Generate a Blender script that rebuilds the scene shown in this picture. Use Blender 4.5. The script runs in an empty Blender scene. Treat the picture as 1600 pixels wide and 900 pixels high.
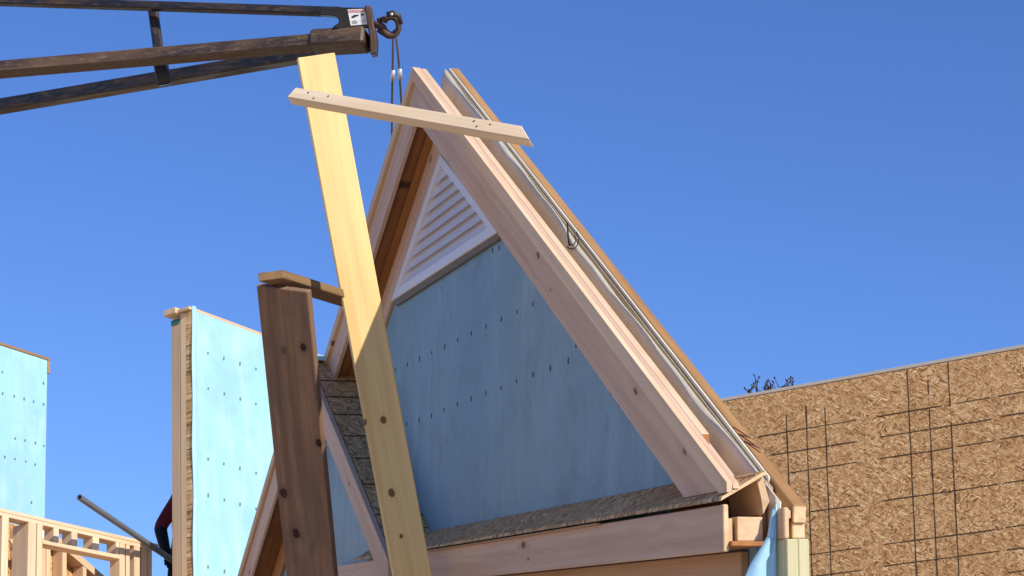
import bpy, bmesh, math, random
from mathutils import Vector, Matrix, noise
random.seed(7)
sc = bpy.context.scene
COL = sc.collection
V = Vector
# ------------------------------------------------------------------ camera
F = 3600.0; CX, CY = 800.0, 450.0          # focal length in photo pixels (1600 wide)
PITCH = math.atan(1000 / F)
CAM = V((0, 0, 1.6))
RT = V((1, 0, 0)); UP = V((0, -math.sin(PITCH), math.cos(PITCH))); FW = V((0, math.cos(PITCH), math.sin(PITCH)))
def cv(x, y, z): return RT * x + UP * y + FW * z
def ray(x, y): return cv((x - CX) / F, (CY - y) / F, 1.0)
def P(x, y, d): return CAM + ray(x, y) * d
cam_d = bpy.data.cameras.new('camera'); cam = bpy.data.objects.new('camera', cam_d); COL.objects.link(cam)
cam.location = CAM; cam.rotation_euler = (math.pi / 2 + PITCH, 0, 0)
cam_d.sensor_width = 36; cam_d.lens = 36 * F / 1600; cam_d.clip_end = 3000; cam_d.clip_start = 0.05
sc.camera = cam

class Plane:
    """a working plane: u along, v up, w out of it (towards the viewer)"""
    def __init__(s, o, a, b, sc=1.0):
        s.sc = sc
        s.o = o; s.a = a.normalized(); s.b = (b - s.a * b.dot(s.a)).normalized(); s.n = s.a.cross(s.b)
        if s.n.dot(CAM - o) < 0: s.n = -s.n
    def uv(s, x, y, w=0.0):
        r = ray(x, y); o = s.o + s.n * (w * s.sc)
        t = (o - CAM).dot(s.n) / r.dot(s.n); p = CAM + r * t - s.o
        return (p.dot(s.a) / s.sc, p.dot(s.b) / s.sc)
    def pt(s, u, v, w=0.0): return s.o + (s.a * u + s.b * v + s.n * w) * s.sc

# ------------------------------------------------------------------ materials
def lin(r, g, b):
    f = lambda c: (c / 255 / 12.92) if c / 255 <= .04045 else ((c / 255 + .055) / 1.055) ** 2.4
    return (f(r), f(g), f(b), 1)
class NT:
    def __init__(s, name, rough=.7, spec=.3, metal=0):
        s.m = bpy.data.materials.new(name); s.m.use_nodes = True; s.t = s.m.node_tree; s.t.nodes.clear()
        s.out = s.n('ShaderNodeOutputMaterial'); s.b = s.n('ShaderNodeBsdfPrincipled')
        s.l(s.b.outputs[0], s.out.inputs[0])
        s.b.inputs['Roughness'].default_value = rough; s.b.inputs['Specular IOR Level'].default_value = spec
        s.b.inputs['Metallic'].default_value = metal
    def n(s, ty, **k):
        x = s.t.nodes.new(ty)
        for a, b in k.items(): setattr(x, a, b)
        return x
    def l(s, a, b): s.t.links.new(a, b)
    def val(s, sock, v):
        if hasattr(v, 'is_output') or isinstance(v, bpy.types.NodeSocket): s.l(v, sock)
        else: sock.default_value = v
    def math(s, op, a, b=0.0, c=None, clamp=False):
        x = s.n('ShaderNodeMath', operation=op, use_clamp=clamp); s.val(x.inputs[0], a); s.val(x.inputs[1], b)
        if c is not None: s.val(x.inputs[2], c)
        return x.outputs[0]
    def mix(s, f, a, b, mode='MIX'):
        x = s.n('ShaderNodeMix', data_type='RGBA', blend_type=mode); s.val(x.inputs[0], f); s.val(x.inputs[6], a); s.val(x.inputs[7], b)
        return x.outputs[2]
    def coords(s, rnd=True):
        tc = s.n('ShaderNodeTexCoord').outputs['Object']
        s.obj = tc
        s.rand = s.n('ShaderNodeObjectInfo').outputs['Random']
        if not rnd: return tc
        k = s.math('MULTIPLY', s.rand, 37.0)
        c = s.n('ShaderNodeCombineXYZ'); s.l(k, c.inputs[0]); s.l(s.math('MULTIPLY', s.rand, 91.0), c.inputs[1]); s.l(s.math('MULTIPLY', s.rand, 17.0), c.inputs[2])
        a = s.n('ShaderNodeVectorMath', operation='ADD'); s.l(tc, a.inputs[0]); s.l(c.outputs[0], a.inputs[1])
        return a.outputs[0]
    def mapp(s, v, scale, rot=(0, 0, 0)):
        m = s.n('ShaderNodeMapping'); s.l(v, m.inputs[0]); m.inputs['Scale'].default_value = scale; m.inputs['Rotation'].default_value = rot
        return m.outputs[0]
    def noise(s, v, scale=1, det=4, rough=.55, dist=0):
        x = s.n('ShaderNodeTexNoise'); s.l(v, x.inputs['Vector']); x.inputs['Scale'].default_value = scale
        x.inputs['Detail'].default_value = det; x.inputs['Roughness'].default_value = rough; x.inputs['Distortion'].default_value = dist
        return x.outputs['Fac']
    def voro(s, v, scale=1, rnd=1):
        x = s.n('ShaderNodeTexVoronoi'); s.l(v, x.inputs['Vector']); x.inputs['Scale'].default_value = scale; x.inputs['Randomness'].default_value = rnd
        return x
    def ramp(s, f, stops):
        x = s.n('ShaderNodeValToRGB'); s.l(f, x.inputs[0]); cr = x.color_ramp
        while len(cr.elements) < len(stops): cr.elements.new(0.5)
        for e, (p, c) in zip(cr.elements, stops): e.position = p; e.color = c if len(c) == 4 else (*c, 1)
        return x.outputs[0]
    def rng(s, f, a, b, c=0.0, d=1.0):
        x = s.n('ShaderNodeMapRange'); s.l(f, x.inputs[0])
        for i, q in enumerate((a, b, c, d)): x.inputs[i + 1].default_value = q
        return x.outputs[0]
    def bump(s, h, strength=.3, dist=.002):
        x = s.n('ShaderNodeBump'); x.inputs['Strength'].default_value = strength; x.inputs['Distance'].default_value = dist
        s.l(h, x.inputs['Height']); s.l(x.outputs[0], s.b.inputs['Normal'])
    def color(s, c): s.val(s.b.inputs['Base Color'], c)

def wood(name, c1, c2, ck, knots=.35, var=.18, rough=.65, stain=0.0, cs=(.2, .2, .2, 1), spots=()):
    """sawn lumber, grain along the object's X axis"""
    m = NT(name, rough, .25); v = m.coords()
    kv = m.voro(m.mapp(v, (3.4, 8.0, 0.0)), 1.0)
    pres = m.math('LESS_THAN', m.n_sep(kv.outputs['Color']) if False else sep(m, kv.outputs['Color']), knots)
    dist = kv.outputs['Distance']
    kc_ = m.n('ShaderNodeSeparateColor'); m.l(kv.outputs['Color'], kc_.inputs[0]); dist = m.math('DIVIDE', dist, m.math('ADD', kc_.outputs[1], .35))
    kn = m.math('MULTIPLY', m.rng(dist, .125, .07), pres)
    halo = m.math('MULTIPLY', m.rng(dist, .5, .08), pres)
    # grain bends round the knots
    bend = m.n('ShaderNodeVectorMath', operation='ADD'); m.l(v, bend.inputs[0])
    cb = m.n('ShaderNodeCombineXYZ'); m.l(m.math('MULTIPLY', halo, .03), cb.inputs[1]); m.l(cb.outputs[0], bend.inputs[1])
    g1 = m.noise(m.mapp(bend.outputs[0], (.9, 28, 28)), 1, 5, .6, .3)
    g2 = m.noise(m.mapp(bend.outputs[0], (.35, 9, 9)), 1, 3, .5, .8)
    g3 = m.noise(m.mapp(v, (3, 160, 160)), 1, 2, .6)
    blot = m.noise(m.mapp(v, (1.2, 3, 3)), 1, 3)
    f = m.math('ADD', m.math('MULTIPLY', g1, .5), m.math('MULTIPLY', g2, .5))
    col = m.ramp(f, [(.34, c2), (.52, c1), (.66, tuple(min(1, x * 1.12) for x in c1[:3]) + (1,))])
    col = m.mix(m.rng(g3, .5, .75, 0, .28), col, c2)
    col = m.mix(m.rng(blot, .42, .72, 0, .35), col, tuple(x * y for x, y in zip(c2, (1, .92, .9, 1))))
    col = m.mix(m.math('MULTIPLY', halo, .35), col, c2)
    col = m.mix(m.math('MULTIPLY', kn, .9), col, ck)
    if stain:
        st = m.noise(m.mapp(v, (1.6, 7, 7)), 1.3, 5, .65, .5)
        col = m.mix(m.rng(st, .45, .68, 0, stain), col, cs)
    for (sx, sy, r, cc) in spots:      # single knots at their own places, object coordinates
        sp = m.n('ShaderNodeSeparateXYZ'); m.l(m.obj, sp.inputs[0])
        wob = m.math('MULTIPLY', m.math('SUBTRACT', m.noise(m.mapp(v, (40, 40, 40)), 1, 2), .5), r * .6)
        dx = m.math('MULTIPLY', m.math('SUBTRACT', sp.outputs[0], sx), .8); dy = m.math('SUBTRACT', sp.outputs[1], sy)
        dd = m.math('ADD', m.math('SQRT', m.math('ADD', m.math('MULTIPLY', dx, dx), m.math('MULTIPLY', dy, dy))), wob)
        col = m.mix(m.rng(dd, r * 2.2, r, 0, .45), col, c2)
        col = m.mix(m.rng(dd, r * 1.05, r * .75, 0, .95), col, cc)
        col = m.mix(m.rng(dd, r * .6, r * .2, 0, .5), col, tuple(x * 1.7 for x in cc[:3]) + (1,))
    tone = m.rng(m.rand, 0, 1, 1 - var, 1 + var * .5)
    cc = m.n('ShaderNodeCombineXYZ')
    for i in range(3): m.l(tone, cc.inputs[i])
    col = m.mix(1.0, col, cc.outputs[0], 'MULTIPLY')
    m.color(col); m.bump(m.math('ADD', g1, m.math('MULTIPLY', g3, .5)), .35, .0025)
    return m.m
def sep(m, c):
    x = m.n('ShaderNodeSeparateColor'); m.l(c, x.inputs[0]); return x.outputs[0]

def osb(name, dark, mid, light, dens=1.0, grey=0.0):
    m = NT(name, .75, .25); v = m.coords()
    warp = m.n('ShaderNodeTexNoise'); m.l(v, warp.inputs['Vector']); warp.inputs['Scale'].default_value = 9
    wv = m.n('ShaderNodeVectorMath', operation='MULTIPLY_ADD'); m.l(warp.outputs['Color'], wv.inputs[0]); wv.inputs[1].default_value = (.03, .03, .0); m.l(v, wv.inputs[2])
    vals = []; ids = []
    for i, ang in enumerate((88, 62, 118, 25, 150)):
        x = m.voro(m.mapp(m.mapp(wv.outputs[0], (1, 1, 1), (0, 0, math.radians(-ang))), (8.5 * dens, 40 * dens, 1)), 1 + i * .13)
        c = m.n('ShaderNodeSeparateColor'); m.l(x.outputs['Color'], c.inputs[0]); vals.append((c.outputs[0], c.outputs[1], x.outputs['Distance']))
    val = vals[0][0]; d = vals[0][2]
    for a, b, dd in vals[1:]:
        f = m.math('GREATER_THAN', b, .62)
        mx = m.n('ShaderNodeMix', data_type='FLOAT'); m.l(f, mx.inputs[0]); m.l(val, mx.inputs[2]); m.l(a, mx.inputs[3]); val = mx.outputs[0]
        mx = m.n('ShaderNodeMix', data_type='FLOAT'); m.l(f, mx.inputs[0]); m.l(d, mx.inputs[2]); m.l(dd, mx.inputs[3]); d = mx.outputs[0]
    col = m.ramp(val, [(0, dark), (.18, tuple((a + b) / 2 for a, b in zip(dark, mid))), (.5, mid), (.82, tuple((a * .6 + b * .4) for a, b in zip(mid, light))), (1, light)])
    gr = m.noise(m.mapp(v, (120, 25, 60)), 1, 3)
    col = m.mix(m.rng(gr, .45, .75, 0, .3), col, dark)
    big = m.noise(v, 2.2, 3)
    col = m.mix(m.rng(big, .42, .7, 0, .35), col, tuple(a * .75 for a in mid[:3]) + (1,))
    if grey: col = m.mix(m.rng(m.noise(v, 5, 4), .35, .65, 0, grey), col, (.10, .095, .085, 1))
    m.color(col); m.bump(m.math('ADD', val, d), .5, .003)
    return m.m

def wrap(name, c, c2, streak=.5, stains=False):
    """sheet membrane: blotchy, with pale vertical smears (object Y is up)"""
    m = NT(name, .55, .35); v = m.coords()
    a = m.noise(m.mapp(v, (7, 1.3, 4)), 1, 5, .62, .4); b = m.noise(v, 2.3, 5, .6, .6); g = m.noise(v, 45, 3, .6)
    col = m.mix(m.rng(a, .46, .68, 0, streak), c, c2)
    col = m.mix(m.rng(b, .42, .66, 0, .5), col, tuple(x * .78 for x in c[:3]) + (1,))
    col = m.mix(m.rng(g, .58, .72, 0, .25), col, c2)
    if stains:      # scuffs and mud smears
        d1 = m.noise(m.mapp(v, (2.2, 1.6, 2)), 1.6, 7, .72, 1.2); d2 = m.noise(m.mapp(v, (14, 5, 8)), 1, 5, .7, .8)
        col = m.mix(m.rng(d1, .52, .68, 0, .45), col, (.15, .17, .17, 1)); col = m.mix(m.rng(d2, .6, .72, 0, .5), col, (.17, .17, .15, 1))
    m.color(col)
    w = m.noise(m.mapp(v, (3.5, 1.2, 3)), 1, 3)
    m.bump(m.math('ADD', m.math('MULTIPLY', w, 1), m.math('MULTIPLY', g, .1)), .35, .02)
    return m.m

def steel(name, c, rust, amt=.5, rough=.5, pale=(.25, .17, .09, 1), pal=.3):
    m = NT(name, rough, .5, .0); v = m.coords()
    a = m.noise(m.mapp(v, (3, 12, 12)), 1, 6, .65, .4); b = m.noise(m.mapp(v, (16, 60, 60)), 1, 6, .75); s = m.noise(m.mapp(v, (1.5, 50, 50)), 1, 3)
    col = m.mix(m.rng(a, .5 - .14 * amt, .66, 0, .95), c, rust)
    col = m.mix(m.rng(b, .52, .7, 0, pal), col, pale)
    col = m.mix(m.rng(s, .58, .75, 0, .5), col, tuple(x * .4 for x in c[:3]) + (1,))
    m.color(col); m.l(m.rng(a, .4, .7, rough - .12, rough + .3), m.b.inputs['Roughness']); m.bump(b, .35, .003)
    return m.m

def flat(name, c, rough=.6, spec=.3, metal=0, amt=.25, scale=30):
    m = NT(name, rough, spec, metal); v = m.coords()
    col = m.mix(m.rng(m.noise(v, scale, 4), .4, .7, 0, amt), c, tuple(x * .55 for x in c[:3]) + (1,))
    m.color(col); return m.m

M = {}
pc1, pc2, pk = (.56, .37, .22, 1), (.43, .25, .135, 1), (.10, .045, .022, 1)
M['pine'] = wood('pine_lumber', (.68, .49, .30, 1), (.55, .36, .20, 1), pk, .2)
M['pink'] = wood('pinkish_lumber', (.70, .49, .345, 1), (.57, .36, .235, 1), (.17, .06, .035, 1), .42, .12)
M['pinknk'] = wood('clear_lumber', (.74, .55, .355, 1), (.62, .42, .25, 1), (.17, .06, .035, 1), .2, .08)
M['greenpine'] = wood('greenish_stud', (.60, .56, .34, 1), (.48, .44, .24, 1), (.3, .3, .12, 1), .0, .05)
M['endgrain'] = wood('end_grain', (.74, .55, .33, 1), (.62, .42, .22, 1), pk, 0, 0)
M['tan'] = wood('tan_lumber', (.42, .235, .10, 1), (.31, .16, .06, 1), pk, .2, .1, stain=.25, cs=(.2, .1, .04, 1))
M['soffit'] = wood('cedar_soffit', (.30, .13, .045, 1), (.18, .065, .02, 1), (.05, .02, .01, 1), .35, .3)
M['underboard'] = wood('brown_lumber', (.58, .37, .22, 1), (.44, .25, .135, 1), pk, .25, .15)
M['orange'] = wood('orange_lumber', (.46, .21, .07, 1), (.33, .13, .04, 1), (.08, .03, .01, 1), .15, .2)
M['osb'] = osb('oriented_strand_board', (.18, .07, .022, 1), (.54, .29, .112, 1), (.86, .60, .31, 1), 1.95)
M['osb_weathered'] = osb('weathered_strand_board', (.16, .085, .03, 1), (.66, .385, .15, 1), (.92, .66, .36, 1), 1.5, .08)
M['osb_bright'] = osb('fresh_strand_board', (.26, .12, .035, 1), (.52, .29, .10, 1), (.72, .48, .22, 1), 1.3)
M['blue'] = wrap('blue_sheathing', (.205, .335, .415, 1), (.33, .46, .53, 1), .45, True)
M['bluepale'] = wrap('pale_blue_sheathing', (.33, .60, .69, 1), (.46, .67, .73, 1), .7)
M['bluewrap'] = wrap('blue_wrap', (.36, .62, .78, 1), (.52, .74, .84, 1), .5)
M['membrane'] = wrap('grey_membrane', (.74, .70, .57, 1), (.82, .80, .70, 1), .6)
M['white'] = flat('white_vinyl', (.80, .77, .78, 1), .4, .4, 0, .12, 12)
M['steel'] = steel('rusty_black_steel', (.014, .014, .016, 1), (.055, .028, .016, 1), .35, .42, (.20, .14, .09, 1), .35)
M['steel_worn'] = steel('worn_brown_steel', (.045, .030, .020, 1), (.13, .072, .036, 1), .8, .5, (.30, .21, .125, 1), .5)
M['black'] = steel('black_paint', (.012, .012, .013, 1), (.03, .02, .014, 1), .2, .35, (.1, .08, .06, 1), .1)
M['rust'] = steel('rusted_iron', (.05, .03, .02, 1), (.10, .05, .028, 1), .9, .55, (.22, .15, .1, 1), .4)
M['cable'] = flat('wire_rope', (.17, .14, .12, 1), .5, .5, .4, .6, 300)
M['alu'] = flat('aluminium', (.72, .72, .74, 1), .35, .5, .6, .2, 60)
M['ink'] = flat('black_ink', (.02, .02, .02, 1))
M['scribble'] = flat('pencil_mark', (.12, .055, .025, 1))
M['red'] = flat('red_print', (.62, .12, .12, 1))
M['line'] = flat('dark_joint_line', (.075, .038, .018, 1))
M['nail'] = flat('nail_head', (.035, .035, .045, 1), .5)
M['nailpale'] = flat('nail_head_pale', (.14, .20, .24, 1), .5)
M['paper'] = flat('white_decal', (.75, .76, .74, 1), .4, .4, 0, .1, 40)
M['green'] = flat('green_paint', (.03, .16, .10, 1), .6)
M['pipe'] = flat('grey_plastic_pipe', (.14, .15, .17, 1), .4, .4, 0, .35, 14)
M['maroon'] = flat('maroon_cloth', (.15, .018, .028, 1), .9, .1, 0, .5, 20)
M['blackcloth'] = flat('black_cloth', (.012, .012, .014, 1), .9, .1)
M['skin'] = flat('skin', (.42, .22, .15, 1), .55)
M['hair'] = flat('dark_hair', (.02, .013, .01, 1), .7)
M['bark'] = flat('bark', (.09, .06, .05, 1), .9)
M['dirt'] = (lambda m: (m.color(m.mix(m.noise(m.coords(), 1.5, 8, .65), (.66, .52, .37, 1), (.52, .40, .27, 1))), m.m)[1])(NT('dirt', .95, .1))

dk = (.055, .022, .012, 1)
M['lightplank'] = None; M['darkplank'] = None   # made below, with their own knots

# ------------------------------------------------------------------ mesh helpers
def link(o, parent=None):
    COL.objects.link(o)
    if parent is not None: o.parent = parent
    return o
def world_of(o):
    m = o.matrix_basis.copy()
    if o.parent is not None: return world_of(o.parent) @ m
    return m
def frame(o, x, y):
    x = x.normalized(); z = x.cross(y).normalized(); y = z.cross(x)
    m = Matrix((x, y, z)).transposed().to_4x4(); m.translation = o
    return m
def mk(name, verts, faces, mat, parent=None, x=V((1, 0, 0)), y=V((0, 0, 1)), bevel=0.0, smooth=False, origin=None, fmat=None, mats=None, end=None):
    """link ONE mesh from world-space verts; object axes x (grain) and y"""
    o0 = origin if origin is not None else sum(verts, V((0, 0, 0))) / len(verts)
    fr = frame(o0, x, y); inv = fr.inverted()
    me = bpy.data.meshes.new(name); bm = bmesh.new()
    bv = [bm.verts.new(inv @ v) for v in verts]
    for i, f in enumerate(faces):
        try:
            fc = bm.faces.new([bv[k] for k in f])
            if fmat: fc.material_index = fmat[i]
        except ValueError: pass
    bmesh.ops.recalc_face_normals(bm, faces=bm.faces)
    if bevel:
        ed = [e for e in bm.edges if len(e.link_faces) == 2 and e.calc_face_angle(0) > .4]
        bmesh.ops.bevel(bm, geom=ed, offset=bevel, segments=1, affect='EDGES', clamp_overlap=True)
    if end is not None:
        bm.normal_update()
        for f in bm.faces: f.material_index = 1 if f.normal.x > .6 else 0
        mats = [mat, end]
    if smooth:
        for f in bm.faces: f.smooth = True
    bm.to_mesh(me); bm.free()
    for mm in (mats or [mat]): me.materials.append(mm)
    ob = bpy.data.objects.new(name, me); link(ob, parent)
    ob.matrix_basis = (world_of(parent).inverted() @ fr) if parent is not None else fr
    return ob
def tag(o, label=None, cat=None, group=None, kind=None):
    for k, v in (('label', label), ('category', cat), ('group', group), ('kind', kind)):
        if v: o[k] = v
    return o
def thing(name, loc, label, cat, group=None):
    o = bpy.data.objects.new(name, None); link(o); o.location = loc; o.empty_display_size = .2
    return tag(o, label, cat, group)
def prism_geo(bottom, top):
    n = len(bottom); vs = list(bottom) + list(top)
    fs = [list(range(n))[::-1], [n + i for i in range(n)]] + [[i, (i + 1) % n, n + (i + 1) % n, n + i] for i in range(n)]
    return vs, fs
def slab(name, pl, poly, w0, w1, mat, parent, gx=None, bevel=.003, **k):
    """polygon in a plane's (u,v), extruded from w0 to w1; gx = grain direction in (u,v)"""
    vs, fs = prism_geo([pl.pt(u, v, w0) for u, v in poly], [pl.pt(u, v, w1) for u, v in poly])
    gx = gx or (1, 0); x = pl.a * gx[0] + pl.b * gx[1]; y = pl.b * gx[0] - pl.a * gx[1]
    return mk(name, vs, fs, mat, parent, x, y, bevel, **k)
def run(name, pl, prof, u0, u1, mat, parent, bevel=.002, grain='u', **k):
    """profile in a plane's (w,v), run along u from u0 to u1"""
    vs, fs = prism_geo([pl.pt(u0, v, w) for w, v in prof], [pl.pt(u1, v, w) for w, v in prof])
    d = pl.n * (prof[1][0] - prof[0][0]) + pl.b * (prof[1][1] - prof[0][1])
    return mk(name, vs, fs, mat, parent, pl.a if grain == 'u' else d, d if grain == 'u' else pl.a, bevel, **k)
def beam(name, A, B, wid, thk, wdir, mat, parent=None, bevel=.003, off=0.0, **k):
    """board from A to B (centre line of the front face), wid along wdir, thk away from the viewer"""
    x = (B - A).normalized(); y = (wdir - x * wdir.dot(x)).normalized(); z = x.cross(y)
    if z.dot(CAM - A) < 0: z = -z
    c = [(-1, 0), (1, 0), (1, -1), (-1, -1)]
    ring = lambda p: [p + y * (a * wid / 2) + z * (b * thk + off) for a, b in c]
    vs, fs = prism_geo(ring(A), ring(B))
    return mk(name, vs, fs, mat, parent, x, y, bevel, **k)
def tube(name, pts, r, mat, parent=None, seg=10, caps=True):
    vs = []; fs = []
    for i, p in enumerate(pts):
        t = (pts[min(i + 1, len(pts) - 1)] - pts[max(i - 1, 0)]).normalized()
        a = t.orthogonal().normalized() if i == 0 else (a - t * a.dot(t)).normalized()
        b = t.cross(a); rr = r[i] if isinstance(r, (list, tuple)) else r
        for k in range(seg):
            th = 2 * math.pi * k / seg; vs.append(p + a * (rr * math.cos(th)) + b * (rr * math.sin(th)))
    for i in range(len(pts) - 1):
        for k in range(seg): fs.append([i * seg + k, i * seg + (k + 1) % seg, (i + 1) * seg + (k + 1) % seg, (i + 1) * seg + k])
    if caps: fs += [list(range(seg))[::-1], [(len(pts) - 1) * seg + k for k in range(seg)]]
    return mk(name, vs, fs, mat, parent, (pts[-1] - pts[0]) if (pts[-1] - pts[0]).length > 1e-4 else V((1, 0, 0)), V((0.123, .2, 1)), smooth=True)
def boxgeo(vs, fs, pl, u, v, hu, hv, w0, w1, lean=0.0):
    i = len(vs)
    for w in (w0, w1):
        for a, b in ((-1, -1), (1, -1), (1, 1), (-1, 1)): vs.append(pl.pt(u + a * hu + lean * b * hv, v + b * hv, w))
    for f in ((3, 2, 1, 0), (4, 5, 6, 7), (0, 1, 5, 4), (1, 2, 6, 5), (2, 3, 7, 6), (3, 0, 4, 7)): fs.append([i + k for k in f])
def sheet(name, pl, poly, w0, w1, mat, dot_mat, parent, dots, hu=.004, hv=.012, lines=(), lw=.005, bevel=0.0):
    """sheathing panel with its nails and score lines in the same mesh"""
    vs, fs = prism_geo([pl.pt(u, v, w0) for u, v in poly], [pl.pt(u, v, w1) for u, v in poly])
    fm = [0] * len(fs)
    for u, v in dots:
        n0 = len(fs); boxgeo(vs, fs, pl, u + random.uniform(-.004, .004), v, hu, hv * random.uniform(.7, 1.3), w1 - .002, w1 + .003, .12); fm += [1] * (len(fs) - n0)
    for (ua, va), (ub, vb) in lines:
        d = V((ub - ua, vb - va)); q = V((-d.y, d.x)).normalized(); n = max(2, int(d.length / .12)); prev = None
        for i in range(n + 1):
            c = V((ua, va)) + d * (i / n) + q * random.uniform(-.0012, .0012); h = lw * random.uniform(.3, .62)
            cur = (c - q * h, c + q * h)
            if prev and random.random() > .005:
                k = len(vs); vs += [pl.pt(*prev[0], w1 + .0025), pl.pt(*cur[0], w1 + .0025), pl.pt(*cur[1], w1 + .0025), pl.pt(*prev[1], w1 + .0025)]
                fs.append([k, k + 1, k + 2, k + 3]); fm.append(1)
            prev = cur
    return mk(name, vs, fs, mat, parent, pl.a, pl.b, bevel, fmat=fm, mats=[mat, dot_mat])

# ------------------------------------------------------------------ ground and light
g = mk('ground', [V((-600, -600, 0)), V((600, -600, 0)), V((600, 600, 0)), V((-600, 600, 0))], [[0, 1, 2, 3]], M['dirt'], None, V((1, 0, 0)), V((0, 1, 0)))
tag(g, 'bare sandy dirt of the building site', 'ground', None, 'structure')
EL = math.radians(33); AZ = math.radians(139)          # azimuth clockwise from +Y
SUN = V((math.sin(AZ) * math.cos(EL), math.cos(AZ) * math.cos(EL), math.sin(EL)))
sd = bpy.data.lights.new('sun', 'SUN'); so = bpy.data.objects.new('sun', sd); COL.objects.link(so)
sd.energy = 4.6; sd.angle = math.radians(.5); sd.color = (1.0, .93, .82)
so.rotation_euler = SUN.to_track_quat('Z', 'Y').to_euler(); so.location = (4, -4, 12)
w = bpy.data.worlds.new('World'); sc.world = w; w.use_nodes = True
wt = w.node_tree; bg = wt.nodes['Background']; sky = wt.nodes.new('ShaderNodeTexSky'); sky.sky_type = 'NISHITA'
sky.sun_disc = False; sky.sun_elevation = EL; sky.sun_rotation = AZ; sky.altitude = 300; sky.air_density = 1.0; sky.dust_density = .1; sky.ozone_density = 3.0
hs = wt.nodes.new('ShaderNodeHueSaturation'); hs.inputs['Saturation'].default_value = 1.08; wt.links.new(sky.outputs[0], hs.inputs['Color'])
tn = wt.nodes.new('ShaderNodeMix'); tn.data_type = 'RGBA'; tn.blend_type = 'MULTIPLY'; tn.inputs[0].default_value = 1.0; tn.inputs[7].default_value = (.62, .765, 1.15, 1)      # deep winter blue
wt.links.new(hs.outputs[0], tn.inputs[6]); wt.links.new(tn.outputs[2], bg.inputs[0]); bg.inputs[1].default_value = .12
sc.view_settings.view_transform = 'Standard'; sc.view_settings.look = 'None'; sc.view_settings.exposure = .15; sc.view_settings.gamma = 1

# ------------------------------------------------------------------ the gable panel
AP = P(650, 105, 12.0)
G = Plane(AP, cv(1000, 550, -F), cv(-111, 23765, F))
S = .545; SL = .512                                     # roof pitch
WALL = -.16
gable = thing('gable_panel', V((AP.x, AP.y, 0)), 'large half built wooden gable with white triangular vent and blue sheathing', 'gable')
def rk(u, dv=0.0, a=0.0, b=0.0): return (u, b - (S if u > a else SL) * abs(u - a) - dv)    # a point dv below the rake line of a gable with its peak at (a,b)
tri = lambda u, v: (u, v)
# sheathing with rows of nails
nl = [(912, 412), (814, 460), (718, 505), (626, 548), (537, 590), (453, 632), (372, 672), (294, 708), (218, 747), (145, 782), (70, 812), (1018, 803), (912, 845)]
dots = [G.uv(600 + x * .2555, 370 + y * .2555, WALL) for x, y in nl]
nl = [(805, 12), (720, 47), (640, 75), (562, 107), (490, 137), (418, 163), (350, 190), (285, 215), (222, 242), (164, 268), (106, 288), (48, 308), (50, 28)]
dots += [G.uv(620 + x / 3, 560 + y / 3, WALL) for x, y in nl]
dots += [G.uv(x, y, WALL) for x, y in ((942, 592), (955, 612), (968, 630), (985, 655), (900, 540), (780, 388), (770, 391))]
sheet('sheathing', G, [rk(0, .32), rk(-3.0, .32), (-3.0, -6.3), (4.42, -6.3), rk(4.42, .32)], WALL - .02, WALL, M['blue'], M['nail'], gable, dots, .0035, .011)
# frieze boards on the wall along both rakes
for s in (-1, 1):
    e = 3.58 if s > 0 else 2.5; e_ = 3.92 if s > 0 else 2.5
    slab('frieze_board', G, [rk(s * .002, .25), rk(s * .002, .44), rk(s * e, .44), rk(s * e_, .25)], WALL + .001, WALL + .022, M['pink'], gable, (1, -s * S))
# rake assembly: trim, fascia, sub fascia, soffit
for s in (-1, 1):
    e = 4.50 if s > 0 else 2.48
    gx = (1, -S if s > 0 else SL)
    tt = [rk(4.43, .07), (4.5, -2.484), rk(4.5)] if s > 0 else [rk(s * e, .07), rk(s * e)]
    slab('rake_trim', G, [rk(s * .002), rk(s * .002, .07)] + tt, .0005, .020, M['pinknk'], gable, gx, .0003)
    tail = [rk(4.04, .272), (4.505, -2.472)] if s > 0 else [rk(s * e, .27)]
    slab('fascia_board', G, [rk(s * .002, .001), rk(s * .002, .272)] + tail + [rk(s * e, .001)], -.02, 0, M['pink'], gable, gx, .0003)
    e2 = 4.16 if s > 0 else 2.45
    slab('sub_fascia', G, [rk(s * .02, -.0005), rk(s * .02, .15), rk(s * e2, .15), rk(s * e2, -.0005)], -.050, -.0205, M['pinknk'], gable, gx, .002, end=M['orange'])
    sof = slab('soffit_board', G, [rk(s * .01, .225), rk(s * .01, .245), rk(s * (e2 - .2), .245), rk(s * (e2 - .2), .225)], -.092, -.022, M['soffit'], gable, gx)
    slab('soffit_board', G, [rk(s * .01, .225), rk(s * .01, .245), rk(s * (e2 - .2), .245), rk(s * (e2 - .2), .225)], -.1585, -.095, M['orange'], gable, gx)
# lookout block between the sub fascia and the wall near the eave
slab('lookout_block', G, [rk(4.0, .085), rk(4.0, .19), (4.1, -2.415), (4.27, -2.415)], -.098, -.055, M['pink'], gable, (1, -S))
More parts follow.
